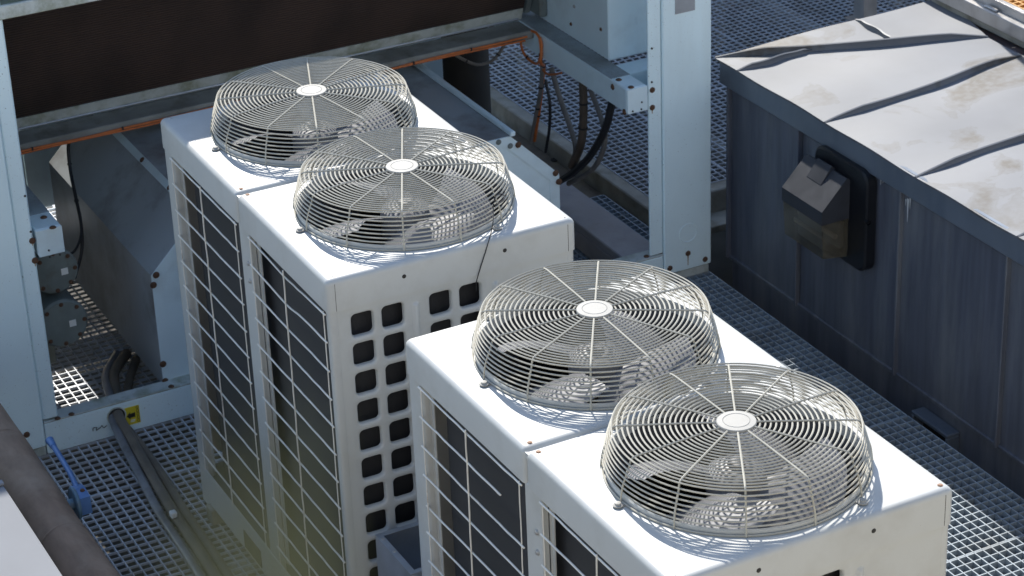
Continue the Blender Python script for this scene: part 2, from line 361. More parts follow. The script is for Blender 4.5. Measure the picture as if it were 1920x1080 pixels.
def collar_mesh():
    return MB().lathe([(.3775, 0), (.3765, .015), (.3725, .0185), (.3685, .015), (.3665, -.004), (.3655, -.02), (.3685, -.02), (.3695, .0)], 72).mesh('collar', 'white_paint')
THROAT = None
def panel_mesh(h):
    """end panel with its grid of rounded openings; front at y=0, pressed inwards"""
    mb = MB(); xs = [.1235, .2355, .4115, .5240]; hw, hh = .0405, .0425; pz = .1115; z0 = -.150-hh; nr = 12
    cell = []
    xe = [.055, .1795, .3235, .4677, .590]
    top, bot = -LH+.012, -h
    zt = [z0+pz/2-r*pz for r in range(nr+1)]
    for r in range(nr):
        for c_ in range(4):
            xa, xb = xe[c_], xe[c_+1]; za, zb = zt[r+1], zt[r]; cc = (xs[c_], z0-r*pz)
            outer = []
            def inn(x, z): return (xs[c_]+x, cc[1]+z)
            hole = rrect(hw, hh, .017, cc, 5, 4)
            lip = rrect(hw+.007, hh+.007, .022, cc, 5, 4)
            for (x, z) in lip:
                dx, dz = x-cc[0], z-cc[1]; t = 1e9
                if dx > 1e-9: t = min(t, (xb-cc[0])/dx)
                if dx < -1e-9: t = min(t, (xa-cc[0])/dx)
                if dz > 1e-9: t = min(t, (zb-cc[1])/dz)
                if dz < -1e-9: t = min(t, (za-cc[1])/dz)
                outer.append((cc[0]+dx*t, cc[1]+dz*t))
            # snap the points nearest the cell corners onto them
            for cx_, cz_ in ((xa, za), (xa, zb), (xb, za), (xb, zb)):
                i = min(range(len(outer)), key=lambda q: (outer[q][0]-cx_)**2+(outer[q][1]-cz_)**2); outer[i] = (cx_, cz_)
            Y = lambda l, y: [(x, y, z) for x, z in l]
            bridge(mb, [Y(outer, 0), Y(lip, 0), Y(rrect(hw+.003, hh+.003, .019, cc, 5, 4), .0022), Y(hole, .007), Y(hole, .02)])
    q = lambda x0, x1, z0_, z1: mb.add([(x0, 0, z0_), (x1, 0, z0_), (x1, 0, z1), (x0, 0, z1)], [(0, 1, 2, 3)])
    q(.034, xe[0], bot, top); q(xe[4], W-.034, bot, top); q(xe[0], xe[4], zt[0], top); q(xe[0], xe[4], bot, zt[nr])
    return mb.mesh('end_panel', 'white_paint', 50)
def rib_mesh(x, z0, z1, w_=.019, h=.007):
    v = []; f = []; nu, nv = 9, 26
    for j in range(nv):
        z = z0+(z1-z0)*j/(nv-1) if 4 < j < nv-5 else (z0+.004*j if j <= 4 else z1-.004*(nv-1-j))
        e = min(1, min(z-z0, z1-z)/.016); e = e*e*(3-2*e)
        for i in range(nu):
            u_ = i/(nu-1)*2-1; v.append((x+u_*w_, .0004-h*e*math.cos(u_*math.pi/2)**2, z))
    for j in range(nv-1):
        for i in range(nu-1): f.append((j*nu+i, j*nu+i+1, (j+1)*nu+i+1, (j+1)*nu+i))
    return MB().add(v, f).mesh('rib', 'white_paint', 0)
def wavy_wire(p0, p1, r, n=9, amp=.0, bow=None):
    p0, p1 = Vector(p0), Vector(p1); pts = []
    for i in range(n):
        t = i/(n-1); q = p0.lerp(p1, t)
        q.z += random.uniform(-amp, amp)*(0 < i < n-1); q.x += random.uniform(-amp, amp)*.6*(0 < i < n-1)
        if bow: q.z += bow[0]*math.exp(-((t-bow[1])/bow[2])**2); q.x += abs(bow[0])*.5*math.exp(-((t-bow[1])/bow[2])**2)
        pts.append(q)
    return MB().tube(pts, r, 6)
ring_cache = {}
def ring_mesh(r, z, w_=.0028):
    k = (round(r, 4), round(z, 4), w_)
    if k not in ring_cache:
        n = 84; ring_cache[k] = MB().tube([(r*math.cos(2*math.pi*i/n), r*math.sin(2*math.pi*i/n), z) for i in range(n)], w_, 5, closed=True).mesh('ring', 'cream_wire', 60)
    return ring_cache[k]
PROFILE = [(RB, .004)]
spoke_me = None
def make_guard(unit, k, phase):
    global spoke_me
    g = link('fan_guard', ring_mesh(RB, .004, .0032), unit); g.location = (CX, k*M_+CYF, 0)
    for i in range(1, 8):                                    # rings up the tapering side
        t = i/8; link('ring', ring_mesh(RB+(RR_-RB)*t+.003*math.sin(t*3.1), .018+(HR-.018)*t), g)
    for i in range(20):                                      # rings across the flat top
        r = RH+.0095+(RR_-RH-.0095)*i/19; t = i/19
        link('ring', ring_mesh(r, HR+.004-.003*t*t*t), g)
    if spoke_me is None:
        pts = smooth_path([(RH-.01, 0, HR+.0075), (.15, 0, HR+.0075), (.27, 0, HR+.006), (RR_-.022, 0, HR+.0045), (RR_-.004, 0, HR-.004), (RR_+.0035, 0, HR-.025), (RB-.004, 0, .05), (RB+.0035, 0, .002)], 4)
        spoke_me = MB().tube(pts, .0030, 5).mesh('spoke', 'cream_wire', 60)
    for i in range(12):
        s_ = link('spoke', spoke_me, g); s_.rotation_euler = (0, 0, phase+R(30*i))
    if 'cap' not in ring_cache:
        ring_cache['cap'] = MB().lathe([(RH-.004, HR+.002), (RH, HR+.004), (RH, HR+.010), (RH-.002, HR+.0122), (.040, HR+.0132), (.0385, HR+.0118), (.037, HR+.0132), (.0005, HR+.0136)], 40).mesh('hub_cap', 'cream_cap')
        ring_cache['foot'] = MB().cbox(RB-.012, RB+.022, -.010, .010, .0005, .004, .0015).lathe([(.016, .004), (.016, .0065), (.010, .009), (.009, .0125), (.004, .014)], 14, c=(RB+.020, 0, 0), cap1=True).mesh('foot', 'cream_cap')
    link('hub_cap', ring_cache['cap'], g)
    for a in (-177, -63, 57, 118):
        f_ = link('foot', ring_cache['foot'], g); f_.rotation_euler = (0, 0, R(a))
    return g
def blade_mesh():
    nr, na = 10, 9; v = []; f = []
    for side in (0, 1):
        for i in range(nr):
            t = i/(nr-1); r = .07+(.315-.07)*t
            half = R(26+20*math.sin(min(1, t*1.25)*math.pi*.62)); mid = R(22)*t*t
            if t > .85: half *= math.sqrt(max(.12, 1-((t-.85)/.15)**2*.72))
            for j in range(na):
                u = j/(na-1)*2-1; a = mid+half*u
                z = -.035+u*half*r*math.tan(R(30-10*t))-.010*(u*u)-.002*side
                v.append((r*math.cos(a), r*math.sin(a), z))
    o = nr*na
    for i in range(nr-1):
        for j in range(na-1):
            q = (i*na+j, (i+1)*na+j, (i+1)*na+j+1, i*na+j+1); f.append(q); f.append(tuple(o+x for x in reversed(q)))
    edge = [i*na for i in range(nr)]+[(nr-1)*na+j for j in range(1, na)]+[i*na+na-1 for i in range(nr-2, -1, -1)]+[j for j in range(na-2, 0, -1)]
    for i in range(len(edge)): a, b = edge[i], edge[(i+1) % len(edge)]; f.append((a, b, b+o, a+o))
    return MB().add(v, f).mesh('blade', 'fan_plastic', 50)
BL = blade_mesh()
def make_fan(unit, k, phase):
    f_ = MB().lathe([(.085, -.10), (.088, -.03), (.082, .0), (.060, .012), (.026, .018), (.024, .030), (.0005, .031)], 36).build('fan', 'fan_plastic', unit)
    f_.location = (CX, k*M_+CYF, -.02)
    for i in range(4):
        b = link('blade', BL, f_); b.rotation_euler = (0, 0, phase+R(90*i))
    m = MB().lathe([(.075, -.30), (.078, -.29), (.078, -.13), (.03, -.125)], 24, cap0=True).build('motor', 'motor_tan', unit); m.location = (CX, k*M_+CYF, 0)
    MB().cbox(-CX+.092, -CX+W-.092, -.10, -.07, -.335, -.302).cbox(-CX+.092, -CX+W-.092, .07, .10, -.335, -.302).build('motor_bracket', 'inner_tan', m)

LIDS = [lid_mesh(0), lid_mesh(1)]; COLLAR = collar_mesh()
THROAT = MB().lathe([(.3645, -.018), (.352, -.05), (.345, -.10), (.345, -.17), (.349, -.17), (.349, -.10), (.356, -.05), (.368, -.021)], 64).mesh('throat', 'throat_grey')
def condensing_unit(loc, rz, label, bends, gph, fph, baffle=False):
    zf = F-loc[2]; L_ = 2*M_
    u = thing('condensing_unit', loc, label, 'air conditioner', 'twin-fan outdoor condensing units', rz)
    PANEL = panel_mesh(1.50)
    for k in (0, 1):
        l = link('lid', LIDS[k], u)
        c = link('collar', COLLAR, l); c.location = (CX, k*M_+CYF, 0)
        c = link('throat', THROAT, l); c.location = (CX, k*M_+CYF, 0)
        for x in (.032, W-.032):
            for y in (k*M_+.030, (k+1)*M_-.030):
                rusty = (x < .1 and abs(y-M_) < .05) or random.random() < .3
                bolt(l, (x+random.uniform(-.003, .003), y, 0), 'z', .0068, .0035, 'rust_screw' if rusty else 'steel_screw', 'screw')
        for x in ((.28, .656) if k == 0 else ()): bolt(l, (x, .0002, -.052), '-y', .0062, .0016, 'dark_inside', 'plug')
        if k == 0:
            for x in (.0300, W-.0313): MB().box(x, x+.0013, -.0006, .0004, -LH+.002, -.016).build('fold_joint', 'dark_inside', l)
        make_guard(u, k, gph[k]); make_fan(u, k, fph[k])
    MB().box(.006, W-.006, M_-.02, M_+.02, -.03, -.012).build('seam_strip', 'white_paint', u)
    # end panels
    p = link('end_panel', PANEL, u); p.location = (0, .006, 0)
    for x in (.318, .618):
        rb = link('rib', rib_mesh(x, -1.42, -.158, .017, .011), p); rb.data.polygons.foreach_set('use_smooth', [True]*len(rb.data.polygons))
    p = link('end_panel', PANEL, u); p.location = (W, L_-.006, 0); p.rotation_euler = (0, 0, math.pi)
    MB().cbox(W-.010, W-.006, .03, L_-.03, -1.60, -LH+.01).build('side_panel', 'white_paint', u)
    # posts
    def post(cx_, cy_, hx, hy, name='corner_post', z1=-LH+.004):
        mb = MB(); lo = rrect(hx, hy, .014, (cx_, cy_), 5, 1)
        bridge(mb, [[(x, y, zf+.05) for x, y in lo], [(x, y, z1) for x, y in lo]]); mb.f.append(tuple(range(len(lo)-1, -1, -1)))
        return mb.build(name, 'white_paint', u)
    post(.0245, .0245, .0195, .0195); post(.0245, L_-.054, .0195, .049); post(W-.0245, .0245, .0195, .0195); post(W-.0245, L_-.0245, .0195, .0195)
    cp = MB().cbox(.006, .030, .722, .826, zf+.05, -LH+.004, .004).build('centre_post', 'white_paint', u)
    for z in (-.255, -.325): bolt(cp, (.006, .755, z), '-x', .008, .008, 'steel_screw', 'screw')
    # flanges and coil inside the openings
    for y0, y1 in ((.045, .722), (.826, L_-.104)):
        MB().box(.034, .038, y1-.020, y1-.002, -1.52, -LH-.004).box(.030, .038, y1-.004, y1, -1.52, -LH-.004).build('inner_flange', 'white_paint', u)
    MB().box(.062, .086, .09, 1.455, -1.545, -.135).build('coil', 'coil', u)
    MB().box(.05, W-.05, .062, .088, -1.545, -.135).build('coil', 'coil', u)
    MB().box(.09, W-.09, .800, .812, -1.545, -.16).build('dark_divider', 'dark_inside', u)  # unseen dark sheet added so the fan openings look dark inside
    MB().box(.19, W-.05, L_-.088, L_-.064, -1.545, -.135).build('coil', 'coil', u)  # unseen coil slab added at the rear to keep the interior dark
    MB().box(W-.088, W-.062, .09, 1.50, -1.545, -.135).build('coil', 'coil', u)  # inner coil plate added so the interior appears dark
    MB().box(.012, W-.012, .012, L_-.012, -1.585, -1.550).build('floor_pan', 'inner_tan', u)
    # lower closing panel with its slots, base rails
    bp = MB().cbox(.004, .010, .03, L_-.03, zf+.075, -1.515, .003).build('lower_panel', 'white_paint', u)
    for y0, y1 in ((.93, 1.11), (.15, .33)): MB().cbox(.0015, .0045, y0, y1, -1.655, -1.575, .001).build('hand_hole', 'dark_inside', bp)
    MB().cbox(.02, W-.02, .004, .010, zf+.075, -1.495, .003).build('lower_panel', 'white_paint', u)
    for y in (.10, .72, L_-.16): MB().cbox(-.012, W+.012, y, y+.065, zf, zf+.072, .004).build('base_rail', 'kerb_steel', u)
    # wire guard over each opening
    for k, (y0, y1) in enumerate(((.030, .714), (.834, L_-.098))):
        mb = MB(); ym = (y0+y1)/2+.01
        g = wavy_wire((-.001, y1-.012, -.125), (-.001, y1-.012, -1.50), .0021, 20, .0012)
        g.v += []
        g2 = wavy_wire((-.001, y0+.012, -.125), (-.001, y0+.012, -1.50), .0021, 20, .0012)
        g.add(g2.v, g2.f); wg = g.build('wire_guard', 'guard_wire', u)
        wavy_wire((-.005, ym, -.120), (-.005, ym+.004, -1.50), .0029, 24, .0022).build('upright_wire', 'guard_wire', wg)
        for i in range(13):
            bw = bends.get((k, i)); e = y0-.004
            if isinstance(bw, float): e = y1-(y1-y0)*bw; bw = None
            wavy_wire((-.002, y1+.004, -.130-.1085*i+random.uniform(-.002, .002)), (-.002, e, -.130-.1085*i+random.uniform(-.002, .002)), .0034, 14, .0011, bw).build('cross_wire', 'guard_wire', wg)
    return u
UA = condensing_unit((0, 0, 0), -.0084, 'white twin-fan condensing unit farther back, with a black cable tie on its guard', {(0, 0): (-.040, .45, .28), (0, 1): (-.055, .38, .20), (0, 2): (-.022, .38, .3), (0, 3): (-.010, .5, .3)}, (.02+R(4), .02+R(9)), (R(-118), R(-140)), True)
UB = condensing_unit((.0968, -2.0256, -.0408), .0084, 'white twin-fan condensing unit nearest the camera, with one broken guard wire', {(1, 1): .80, (1, 0): (-.006, .5, .3), (1, 2): (-.012, .5, .3), (1, 4): (-.020, .12, .12)}, (.0209, .0209+R(-3)), (R(-158), R(-172)))

# cable tie hanging from the farther guard
p = [at(927, 378, z=.085), at(930, 366, z=.10), at(942, 364, z=.10), at(945, 374, z=.095), at(930, 384, z=.09), at(925, 383, z=.085)]
q = [at(925, 383, z=.085), at(924, 420, y=-.004), at(914, 460, y=-.006), at(900, 505, y=-.008), at(893, 530, y=-.006), at(893, 546, y=.02)]
MB().tube(smooth_path(p, 5), .0022, 6).tube(smooth_path(q, 6), .0019, 6).build('cable_tie', 'cable_black', label='thin black cable tie hanging from fan guard of the farther unit', cat='cable tie')

# galvanised trough between the two units
tr_ = thing('metal_tray', (.36, -.22, F), 'open grey metal tray wedged between the two white units', 'tray')
x0, x1, y0, y1, zt = .085-.36, .60-.36, -.345+.22, -.06+.22, .77
MB().box(x0, x0+.004, y0, y1, 0, zt).box(x1-.004, x1, y0, y1, 0, zt).box(x0+.004, x1-.004, y1-.004, y1, 0, zt).box(x0+.004, x1-.004, y0, y0+.004, 0, zt).box(x0+.004, x1-.004, y0+.004, y1-.004, zt-.30, zt-.295).build('body', 'galv_sheet', tr_, smooth=0)
mb = MB().box(x0-.001, x0+.022, y0, y1+.001, zt, zt+.002).box(x0+.022, x1+.001, y1-.022, y1+.001, zt, zt+.002).box(x0+.022, x1+.001, y0, y0+.02, zt, zt+.002)
rim = mb.build('rim', 'galv_sheet', tr_, smooth=0)
for y in (.03, .12): bolt(rim, (x0+.011, y, zt+.002), 'z', .006, .003, 'steel_screw', 'rivet')

# ================================================================ chiller frame behind
CH = thing('chiller', (1.3, 3.3, F), 'large pale blue chiller with dark coil panel behind the white units', 'chiller')
def ch(mb, name, m, parent=CH, smooth=35, label=None):
    ox, oy, oz = (1.3, 3.3, F)
    mb.v = [(x-ox, y-oy, z-oz) for x, y, z in mb.v]
    o = mb.build(name, m, parent, smooth)
    if label: o['label'] = label
    return o
def chb(p, axis='-y', r=.0115, m='rust', par=None):
    b = bolt(par or CH, (p[0]-1.3, p[1]-3.3, p[2]-F), axis, r, .007, m)
    return b
YF = 2.35
TOPZ = .78
# posts: folded sheet with a set-back flange on the inner edge
mb = MB().cbox(2.672, 2.935, YF, YF+.10, F+.045, TOPZ, .006)
post_r = ch(mb, 'post', 'pale_blue')
ch(MB().cbox(2.600, 2.669, YF+.010, YF+.022, F+.165, TOPZ, .006), 'post_flange', 'pale_blue', post_r)
ch(MB().cbox(2.675, 2.925, YF+.006, YF+.2, F, F+.044, .004), 'foot_plate', 'mossy_trim', post_r)
ch(MB().lathe([(.051, 0), (.0495, -.0022), (.047, -.0022), (.045, 0), (.045, .002)], 36, c=(2.805, YF, -1.505), axis='y'), 'knockout_plate', 'pale_blue', post_r)
p = at(1285, 5, y=YF); ch(MB().box(p.x-.055, p.x+.05, YF-.0025, YF-.0002, p.z-.045, p.z+.12), 'worn_label', 'galv_sheet', post_r)
mb = MB().cbox(-.68, -.408, YF, YF+.22, F+.045, TOPZ, .006)
post_l = ch(mb, 'post', 'pale_blue')
ch(MB().cbox(-.405, -.338, YF+.010, YF+.18, F+.165, TOPZ, .006), 'post_flange', 'pale_blue', post_l)
ch(MB().cbox(-.67, -.41, YF+.006, YF+.2, F, F+.044, .004), 'foot_plate', 'mossy_trim', post_l)
for px, py in ((1225, 170), (1225, 203), (1290, 475), (1256, 503), (1322, 486), (62, 453), (67, 490), (50, 815), (97, 826)):
    p = at(px, py, y=YF); chb((p.x, YF+(.010 if (2.6 < p.x < 2.67 or p.x > -.40 and p.x < 0) else 0), p.z))
for px, py in ((1224, 92), (1224, 155), (48, 369), (59, 436)):
    p = at(px, py, y=YF); chb((p.x, YF+.010, p.z), r=.004, m='dark_inside')
for px, py, ln in ((1290, 478, .055), (1225, 206, .022), (67, 493, .02), (62, 456, .015)):
    p = at(px, py, y=YF); yy = YF+(.010 if (2.6 < p.x < 2.67 or -.40 < p.x < 0) else 0)
    ch(MB().add([(p.x-.0035, yy-.0006, p.z), (p.x+.0035, yy-.0006, p.z), (p.x+.0012, yy-.0006, p.z-ln), (p.x-.002, yy-.0006, p.z-ln), (p.x-.0035, yy-.0001, p.z), (p.x+.0035, yy-.0001, p.z), (p.x+.0012, yy-.0001, p.z-ln), (p.x-.002, yy-.0001, p.z-ln)], [(0, 1, 2, 3), (7, 6, 5, 4), (0, 4, 5, 1), (1, 5, 6, 2), (2, 6, 7, 3), (3, 7, 4, 0)]), 'rust_run', 'rust_stain')
# front base rail with dirty top flange
rail = ch(MB().cbox(-.405, 2.668, YF+.004, YF+.03, F+.002, F+.150, .004), 'base_rail', 'pale_blue')
ch(MB().cbox(-.405, 2.668, YF+.004, YF+.085, F+.1515, F+.160, .003), 'rail_flange', 'mossy_trim', rail)
for px, py in ((108, 785), (134, 777), (321, 725)):
    p = at(px, py, z=F+.16); chb((p.x, p.y, F+.160), 'z', .011, par=None)
for px, py in ((1212, 481), (1237, 474)):
    p = at(px, py, z=F+.16); chb((p.x, p.y, F+.160), 'z', .011)
# side base rails
ch(MB().cbox(2.500, 2.70, YF+.09, 5.0, F+.10, F+.145, .005).cbox(2.500, 2.53, YF+.09, 5.0, F-.0, F+.099, .004), 'side_rail', 'pink_steel')
ch(MB().cbox(-.43, -.30, YF+.09, 5.0, F+.10, F+.145, .005).cbox(-.43, -.40, YF+.09, 5.0, F-.0, F+.099, .004), 'side_rail', 'pink_steel')
# side beams carrying the coils, with capped ends
for x0, x1 in ((2.485, 2.593), (-.325, -.214)):
    sb = ch(MB().cbox(x0, x1, YF+.012, 4.9, -.822, -.698, .006), 'side_beam', 'pale_panel')
    ch(MB().box(x0+.003, x1-.003, YF+.16, 4.88, -.6985, -.6965), 'beam_top', 'dusty_top', sb, smooth=0)
    ch(MB().cbox(x0+.001, x1, YF+.004, YF+.0105, -.8205, -.700, .002), 'end_cap', 'pale_panel', sb)
for px, py, pl in ((1160, 150, 'z'), (1183, 164, 'z'), (82, 408, 'z'), (99, 427, 'z'), (1149, 163, 'x'), (1171, 210, 'x')):
    p = at(px, py, z=-.698) if pl == 'z' else at(px, py, x=2.485)
    chb(tuple(p), 'z' if pl == 'z' else '-x', .012)
for px, py in ((1204, 192), (1203, 205), (1187, 209), (92, 470), (94, 482), (113, 478)):
    p = at(px, py, y=YF); chb((p.x, YF+.004, p.z), r=.0035, m='dark_inside')
MB_ = MB().cbox(2.593, 2.61, YF+.2, YF+.5, -.80, -.70)
ch(MB().cbox(2.602, 3.0, YF+.20, YF+.33, -.815, -.712, .004), 'cross_bracket', 'pale_panel')
# cross beam and coil tray
cb = ch(MB().cbox(-.212, 2.483, 3.262, 3.42, -.742, -.70, .005), 'cross_beam', 'dirty_ledge')
ch(MB().prism([(3.424, -.70), (3.436, -.70), (3.412, -.632), (3.398, -.632)], 'x', -.212, 2.50), 'coil_tray', 'mossy_trim')
ch(MB().tube([(-.21, 3.418, -.690), (.9, 3.417, -.689), (1.6, 3.419, -.690), (2.48, 3.418, -.690)], .006, 8), 'tray_bead', 'galv_sheet')
# V-shaped coils leaning out towards the top
def slab(y0, z0, y1, z1, t, x0, x1): return MB().prism([(y0, z0), (y0+t, z0), (y1+t, z1), (y1, z1)], 'x', x0, x1)
k_ = .43
ch(slab(3.408, -.640, 3.408-k_*(TOPZ+.62), TOPZ-.02, .06, -.335, 2.505), 'coil_panel', 'big_coil', smooth=0)
ch(slab(3.52, -.640, 3.52+k_*(TOPZ+.62), TOPZ-.02, .06, -.335, 2.505), 'coil_panel', 'big_coil', smooth=0)
ch(MB().prism([(3.40, -.66), (3.60, -.66), (3.60+k_*1.4, TOPZ-.02), (3.36-k_*1.4, TOPZ-.02)], 'x', 2.507, 2.535), 'coil_end_plate', 'shell')
ch(MB().prism([(3.40, -.66), (3.60, -.66), (3.60+k_*1.4, TOPZ-.02), (3.36-k_*1.4, TOPZ-.02)], 'x', -.365, -.337), 'coil_end_plate', 'shell')
# front top rail with moss and the fan deck above
tb = ch(MB().cbox(-.70, 2.598, YF-.004, YF+.016, .233, .290, .004), 'top_rail', 'mossy_trim')
ch(MB().cbox(-.70, 2.598, YF+.018, YF+.16, .276, .288, .004), 'mossy_shelf', 'moss', tb)
deck = MB()
ch(MB().cbox(-.70, 2.96, YF-.02, 4.62, TOPZ, TOPZ+.06, .01), 'fan_deck', 'pale_blue')
for x in (-.52,): ch(MB().cbox(x-.10, x+.10, 4.42, 4.62, F, TOPZ, .006), 'post', 'pale_blue')
# unseen rear sheets added to block the sun, one opening shaped for the lit patch
for x0, x1, z0, z1 in ((-.40, .24, F+.1, TOPZ), (.62, 2.68, F+.1, TOPZ), (.242, .618, F+.1, -.46), (.242, .618, .02, TOPZ), (.47, .618, -.459, .02)):
    ch(MB().box(x0, x1, 4.60, 4.61, z0, z1-.002), 'sun_block_sheet', 'pale_panel', smooth=0)
ch(MB().box(-.668, -.662, YF+.23, 4.40, F+.02, TOPZ-.002), 'sky_block_sheet', 'pale_panel', smooth=0)  # unseen sheet added to block sky light and darken the chiller interior
# compressor housing with chamfered top
hx0, hx1, hz, ht, hb, y0, y1 = .165, 2.160, -1.068, -.822, F+.135, 2.435, 3.84
c_ = hz and (ht-hz)
poly = [(hx0, hb), (hx1, hb), (hx1, hz), (hx1-c_, ht), (hx0+c_, ht), (hx0, hz)]
hs = ch(MB().prism(poly, 'y', y0, y1), 'compressor_housing', 'housing_shaded', smooth=0)
SZ = [0]
ch(MB().prism([(hx0+.001, hb+.001), (hx1-.001, hb+.001), (hx1-.001, hz), (hx1-c_, ht-.001), (hx0+c_, ht-.001), (hx0+.001, hz)], 'y', y0-.0022, y0-.0002), 'front_panel', 'pale_panel', hs, smooth=0)
def strip(a, b, w_, name='edge_strip', z=.004):                       # raised folded strips on the front face
    z = .0034+.0009*SZ[0]; SZ[0] += 1
    (x0, z0), (x1, z1) = a, b; d = Vector((x1-x0, 0, z1-z0)).normalized(); n = Vector((-d.z, 0, d.x))*w_
    A = Vector((x0, 0, z0)); B = Vector((x1, 0, z1))
    v = []
    for yy in (y0-.0024, y0-z):
        for q in (A, B, B+n, A+n): v.append((q.x, yy, q.z))
    return ch(MB().add(v, [(0,1,2,3),(7,6,5,4),(0,4,5,1),(1,5,6,2),(2,6,7,3),(3,7,4,0)]), name, 'pale_panel', hs)
strip((hx0, hz-.004), (hx0, hb), .05); strip((hx1-.05, hb), (hx1-.05, hz-.004), -.05) if False else strip((hx1-.05, hz-.004), (hx1-.05, hb), .05)
strip((hx0+c_, ht-.002), (hx0+.002, hz), .05); strip((hx1-.002, hz), (hx1-c_, ht-.002), .05); strip((hx1-c_, ht-.001), (hx0+c_, ht-.001), .045)
for px, py in ((292, 515), (287, 534), (305, 682), (309, 714), (971, 271), (1041, 324), (1047, 340)):
    p = at(px, py, y=y0-.004); chb((p.x, y0-.0075, p.z), r=.0125)
for px, py in ((934, 266), (956, 273)):
    p = at(px, py, y=y0-.004); chb((p.x, y0-.0075, p.z), r=.011, m='shell')
# flashing along the right of the housing top and the seam on its left slope
ch(MB().cbox(hx1-c_-.004, hx1-c_+.022, y0-.02, 3.78, ht+.001, ht+.024, .004), 'flashing', 'pale_panel', hs)
s2 = .7071
def slope_box(t0, t1, ya, yb, h_, m, name):
    ax, az = hx0+c_*t0, hz+c_*t0; bx, bz = hx0+c_*t1, hz+c_*t1; n = (-s2*h_, s2*h_)
    return ch(MB().prism([(ax, az), (bx, bz), (bx+n[0], bz+n[1]), (ax+n[0], az+n[1])], 'y', ya, yb), name, m, hs)
slope_box(.90, .995, y0, 3.8, .007, 'pale_panel', 'seam_flange')
for py_ in (2.75, 3.1, 3.5):
    b = bolt(hs, (hx0+c_*.945-.005-1.3, py_-3.3, hz+c_*.945+.005-F), 'z', .011, .007); b.rotation_euler = (0, R(-45), 0)
# cabinet above the right beam
cab = ch(MB().cbox(2.585, 3.02, 2.70, 3.45, -.695, TOPZ-.02, .006), 'control_cabinet', 'pale_panel')
for px, py in ((1077, 12), (1071, 45), (1127, 55)):
    p = at(px, py, x=2.585); chb((2.585, p.y, p.z), '-x', .0075, 'steel_screw' if py < 20 else 'rust')
ch(MB().cbox(2.5405, 2.582, 3.30, 3.52, -.66, -.40, .006), 'bracket', 'shell')
# shells of the heat exchangers: left ends and the dark one at the back
for zc, xc, rr, yy in ((-1.02, -.205, .104, 2.60), (-1.262, -.205, .112, 2.58)):
    s_ = ch(MB().lathe([(.02, -.012), (rr*.92, -.010), (rr, 0), (rr, .02), (rr*.93, .022), (rr*.93, 1.9)], 40, c=(xc, yy, zc), axis='y', cap0=True), 'heat_exchanger_shell', 'shell')
    ch(MB().box(xc+.025, xc+.055, yy-.0145, yy-.0125, zc-.02, zc+.01), 'sticker', 'sticker_white', s_)
    for a in range(8):
        b = bolt(s_, (xc+rr*.84*math.cos(a*.785)-1.3, yy-.011-3.3, zc+rr*.84*math.sin(a*.785)-F), '-y', .008, .006)
    ch(MB().cbox(xc-.03, xc+.03, yy+.3, yy+.36, F+.14 if zc < -1.2 else zc-.14, zc-rr*.9), 'saddle', 'shell', s_)
ch(MB().lathe([(.125, F-.09), (.125, -.9), (.11, -.86), (.03, -.85)], 36, c=(2.605, 4.3, 0)), 'receiver', 'dark_shell')

# ---------------------------------------------------------------- cables
def cable(name, pts, r, m, label, cat='cable', n=8, ties=(), group=None):
    sp = smooth_path(pts, 8); o = MB().tube(sp, r, n).build(name, m, label=label, cat=cat, group=group)
    for t in ties:
        i = int(t*(len(sp)-2)); d = (sp[i+1]-sp[i]).normalized(); MB().tube([sp[i]-d*.004, sp[i]+d*.004], r+.003, 10).build('cable_clip', 'cable_black', o)
    return o
yq, zq = 3.252, -.722
pts = [(x, yq+random.uniform(-.004, .002), zq+random.uniform(-.010, .004)) for x in np.linspace(-.20, 2.44, 15)]
cable('orange_cable', pts, .0058, 'orange', 'orange cable clipped along the beam below the dark coil', ties=(.06, .22, .40, .60, .78, .9))
pts = [(x, yq-.002+random.uniform(-.004, .003), zq-.013+random.uniform(-.007, .006)) for x in np.linspace(-.19, 2.43, 13)]
cable('orange_cable', pts, .0045, 'orange', 'thinner orange cable running directly below the clipped orange one')
lp = lambda *q: [at(a, b, x=2.474) for a, b in q]
cable('orange_cable', lp((980, 58), (976, 72), (980, 95), (992, 112), (1008, 119), (1014, 100), (1015, 80), (1005, 62), (990, 56)), .0065, 'orange', 'coiled loop of orange cable hanging at the beam corner', ties=(.35, .62))
b_ = lambda x, *q: [at(900+a/3.374, 60+c/3.374, x=x) for a, c in q]
cable('orange_cable', lp((1012, 70), (1015, 95), (1014, 118))+b_(2.56, (405, 220), (395, 330), (378, 480), (345, 690)), .008, 'orange', 'orange cable dropping from the loop beside a grey conduit', ties=(.5, .7, .9))
cable('grey_conduit', b_(2.55, (395, 185), (388, 330), (365, 480), (320, 700)), .011, 'cable_grey', 'grey conduit strapped beside the dropping orange cable', ties=(.4, .7))
cable('orange_cable', b_(2.55, (380, 210), (420, 262), (470, 268), (515, 258)), .006, 'orange', 'short orange cable passing under the right side beam')
cable('black_cable', b_(2.56, (415, 310), (440, 440), (440, 600), (415, 760)), .008, 'cable_black', 'slim black cable just right of the dropping orange cable')
cable('grey_cable', b_(2.56, (450, 225), (500, 400), (570, 600), (605, 730), (590, 830)), .014, 'cable_grey', 'straight grey cable slanting from side beam to the trough')
cable('dark_cable', b_(2.56, (650, 300), (655, 500), (640, 700), (580, 850)), .021, 'cable_brown', 'thick dark brown cable bundle under the middle of side beam', ties=(.3, .55))
cable('black_hose', b_(2.56, (835, 440), (825, 490), (790, 620), (700, 780), (600, 880), (500, 945)), .019, 'cable_black', 'thick black hose curving left from the front end of side beam')
cable('grey_cable', b_(2.58, (700, 370), (770, 560), (790, 700), (720, 860), (560, 960)), .013, 'cable_grey', 'grey cable curling behind the thick black hose')
